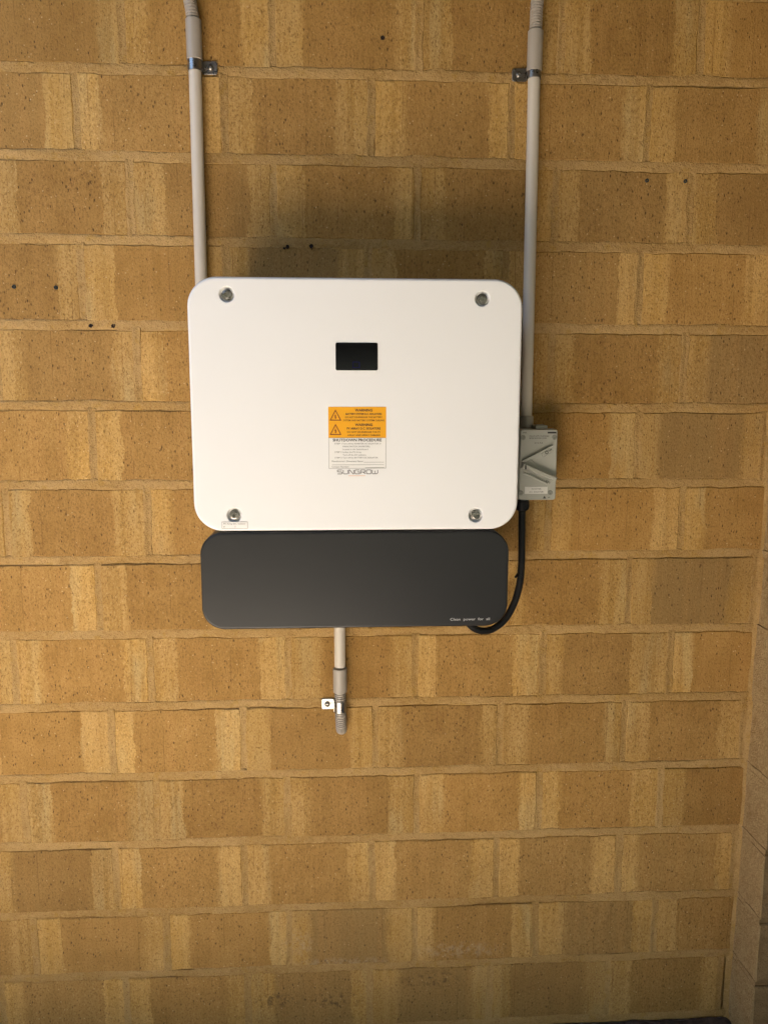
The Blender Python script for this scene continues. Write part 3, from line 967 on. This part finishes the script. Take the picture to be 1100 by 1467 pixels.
# ------------------------------------------------------------------ isolator switch
iso = empty('isolator_switch', (.373, 0, 1.348), 'grey isolator switch box with a rotary lever beside the inverter', 'switch')
MB().loft([rrect(.327, .412, 1.3465, 1.5005, .006, -.058, 5), rrect(.326, .413, 1.3455, 1.5015, .007, -.056, 5), rrect(.325, .414, 1.345, 1.502, .008, -.003, 5)]).build('base', ISO_DARK, iso)
IF = -.085
ic = MB().loft([rrect(.3345, .4120, 1.3500, 1.4995, .004, IF, 5), rrect(.3330, .4135, 1.3485, 1.5010, .0055, IF + .0016, 5), rrect(.3325, .4140, 1.3480, 1.5015, .006, IF + .004, 5), rrect(.3320, .4145, 1.3475, 1.5020, .006, -.0575, 5)]).build('cover', ISO, iso)
def bar(name, a, b, w0, w1, y0, y1, mat=ISO, bev=.0012):
    a, b = Vector((a[0], 0, a[1])), Vector((b[0], 0, b[1]))
    d = (b - a).normalized(); s = Vector((-d.z, 0, d.x))
    def ring(ins, y):
        q = [a + d * ins + s * (w0 / 2 - ins), b - d * ins + s * (w1 / 2 - ins), b - d * ins - s * (w1 / 2 - ins), a + d * ins - s * (w0 / 2 - ins)]
        return [(v.x, y, v.z) for v in q]
    return MB().loft([ring(bev, y0), ring(0, y0 + bev), ring(0, y1)]).build(name, mat, iso, 30)
MB().lathe_y(.3515, 1.4225, [(.0145, IF + .001), (.0145, IF - .0030), (.0135, IF - .0040), (.0115, IF - .0042)], 32).build('pivot', ISO, iso)
bar('guard_rib', (.3370, 1.4315), (.4015, 1.4660), .0060, .0040, IF - .0085, IF + .001)
bar('guard_rib', (.3420, 1.4075), (.3935, 1.3840), .0050, .0040, IF - .0060, IF + .001)
bar('position_plate', (.3800, 1.4450), (.4030, 1.4580), .0095, .0095, IF - .0012, IF + .001)
lev = bar('lever', (.3360, 1.4245), (.4105, 1.3950), .0120, .0085, IF - .0160, IF + .001, ISO, .002)
MB().box(.3405, .3440, IF - .0164, IF - .010, 1.4165, 1.4255).build('slot', INK, iso, None)
for (x, z) in ((.3385, 1.4835), (.4065, 1.4840), (.3365, 1.3640), (.4010, 1.3640)):
    MB().lathe_y(x, z, [(.0054, IF + .0005), (.0054, IF - .0006), (.0047, IF - .0012), (.0016, IF - .0012), (.0012, IF - .0003)], 20).build('cover_screw', ISO_DARK, iso)
pl = MB().box(.3455, .3950, IF - .0012, IF + .0005, 1.3620, 1.3775).build('name_plate', PAPER, iso, None)
text('INVERTER', .3705, 1.3712, IF - .0016, .0028, GREYINK, pl, .021, 'CENTER')
text('A.C. ISOLATOR', .3705, 1.3645, IF - .0016, .0034, GREYINK, pl, .031, 'CENTER')
ty = IF - .0004
text('ISOLATE SUPPLY ELSEWHERE', .3520, 1.4850, ty, .0030, INK, ic, .0430)
text('BEFORE REMOVING COVER', .3520, 1.4805, ty, .0030, INK, ic, .0375)
text('S16.A2', .3725, 1.4705, ty, .0030, INK, ic, .0180, 'CENTER')
text('IP66', .3380, 1.4925, ty, .0026, INK, ic, .0085)
m = MB()
stroke(m, [(.3915, 1.4938), (.4105, 1.4938)], .0034, ty)
m.build('wordmark', INK, ic, None)
n = 16
m = MB()
stroke(m, [(.3904 + .0030 * math.cos(2 * math.pi * k / n), 1.4515 + .0030 * math.sin(2 * math.pi * k / n)) for k in range(n)], .0013, IF - .0017, True)
m.build('off_symbol', INK, ic, None)
text('OFF', .3958, 1.4530, IF - .0017, .0034, INK, ic, .0075, 'LEFT', R(28))
text('ION', .3885, 1.3885, IF - .0064, .0044, INK, ic, .0100, 'LEFT', R(-25), bold=.01)
m = MB()
m.add([(.3855, ty, 1.3515), (.3925, ty, 1.3515), (.3890, ty, 1.3575)], [(0, 1, 2)])
m.build('hazard_symbol', INK, ic, None)
text('IP', .3965, 1.3525, ty, .0026, INK, ic, .005)
MB().loft([rrect(.3690, .3940, 1.5015, 1.5085, .001, -.072, 3), rrect(.3690, .3940, 1.5015, 1.5095, .001, -.030, 3)]).build('blanking_plug', ISO, iso)
gl = MB().tube([(.350, -.046, 1.347), (.350, -.046, 1.342), (.350, -.046, 1.341), (.350, -.046, 1.329), (.3502, -.046, 1.322), (.3503, -.046, 1.318)], [.0135, .0135, .0155, .0155, .0135, .0075], 24).build('cable_gland', RUBBER, iso, 30)

# ------------------------------------------------------------------ black cable from the switch to the inverter
def catmull(P, k=8):
    P = [Vector(p) for p in P]
    out = []
    for i in range(len(P) - 1):
        a, b, c, d = P[max(i - 1, 0)], P[i], P[i + 1], P[min(i + 2, len(P) - 1)]
        for j in range(k):
            t = j / k
            out.append(.5 * ((2 * b) + (c - a) * t + (2 * a - 5 * b + 4 * c - d) * t * t + (3 * b - a - 3 * c + d) * t ** 3))
    out.append(P[-1])
    return out
pts = catmull([(.3503, -.046, 1.325), (.3500, -.047, 1.295), (.3503, -.050, 1.245), (.3500, -.054, 1.200), (.3465, -.058, 1.158), (.3350, -.063, 1.116), (.3150, -.070, 1.081), (.2890, -.078, 1.061), (.2640, -.086, 1.0565), (.2380, -.094, 1.066), (.2200, -.100, 1.090), (.2140, -.100, 1.128)])
cable = empty('power_cable', (.3503, -.046, 1.325), 'black power cable looping from the isolator switch to under the charcoal cover', 'cable')
MB().tube(pts, .0077, 18).build('sheath', RUBBER, cable, 60)
MB().tube([(.3450, -.0565, 1.1690), (.3483, -.0562, 1.1752)], [.0095, .0095], 18).build('cable_tie', RUBBER, cable, 40)
MB().box(.3352, .3392, -.0590, -.0530, 1.1690, 1.1730).build('tie_head', RUBBER, cable, None)
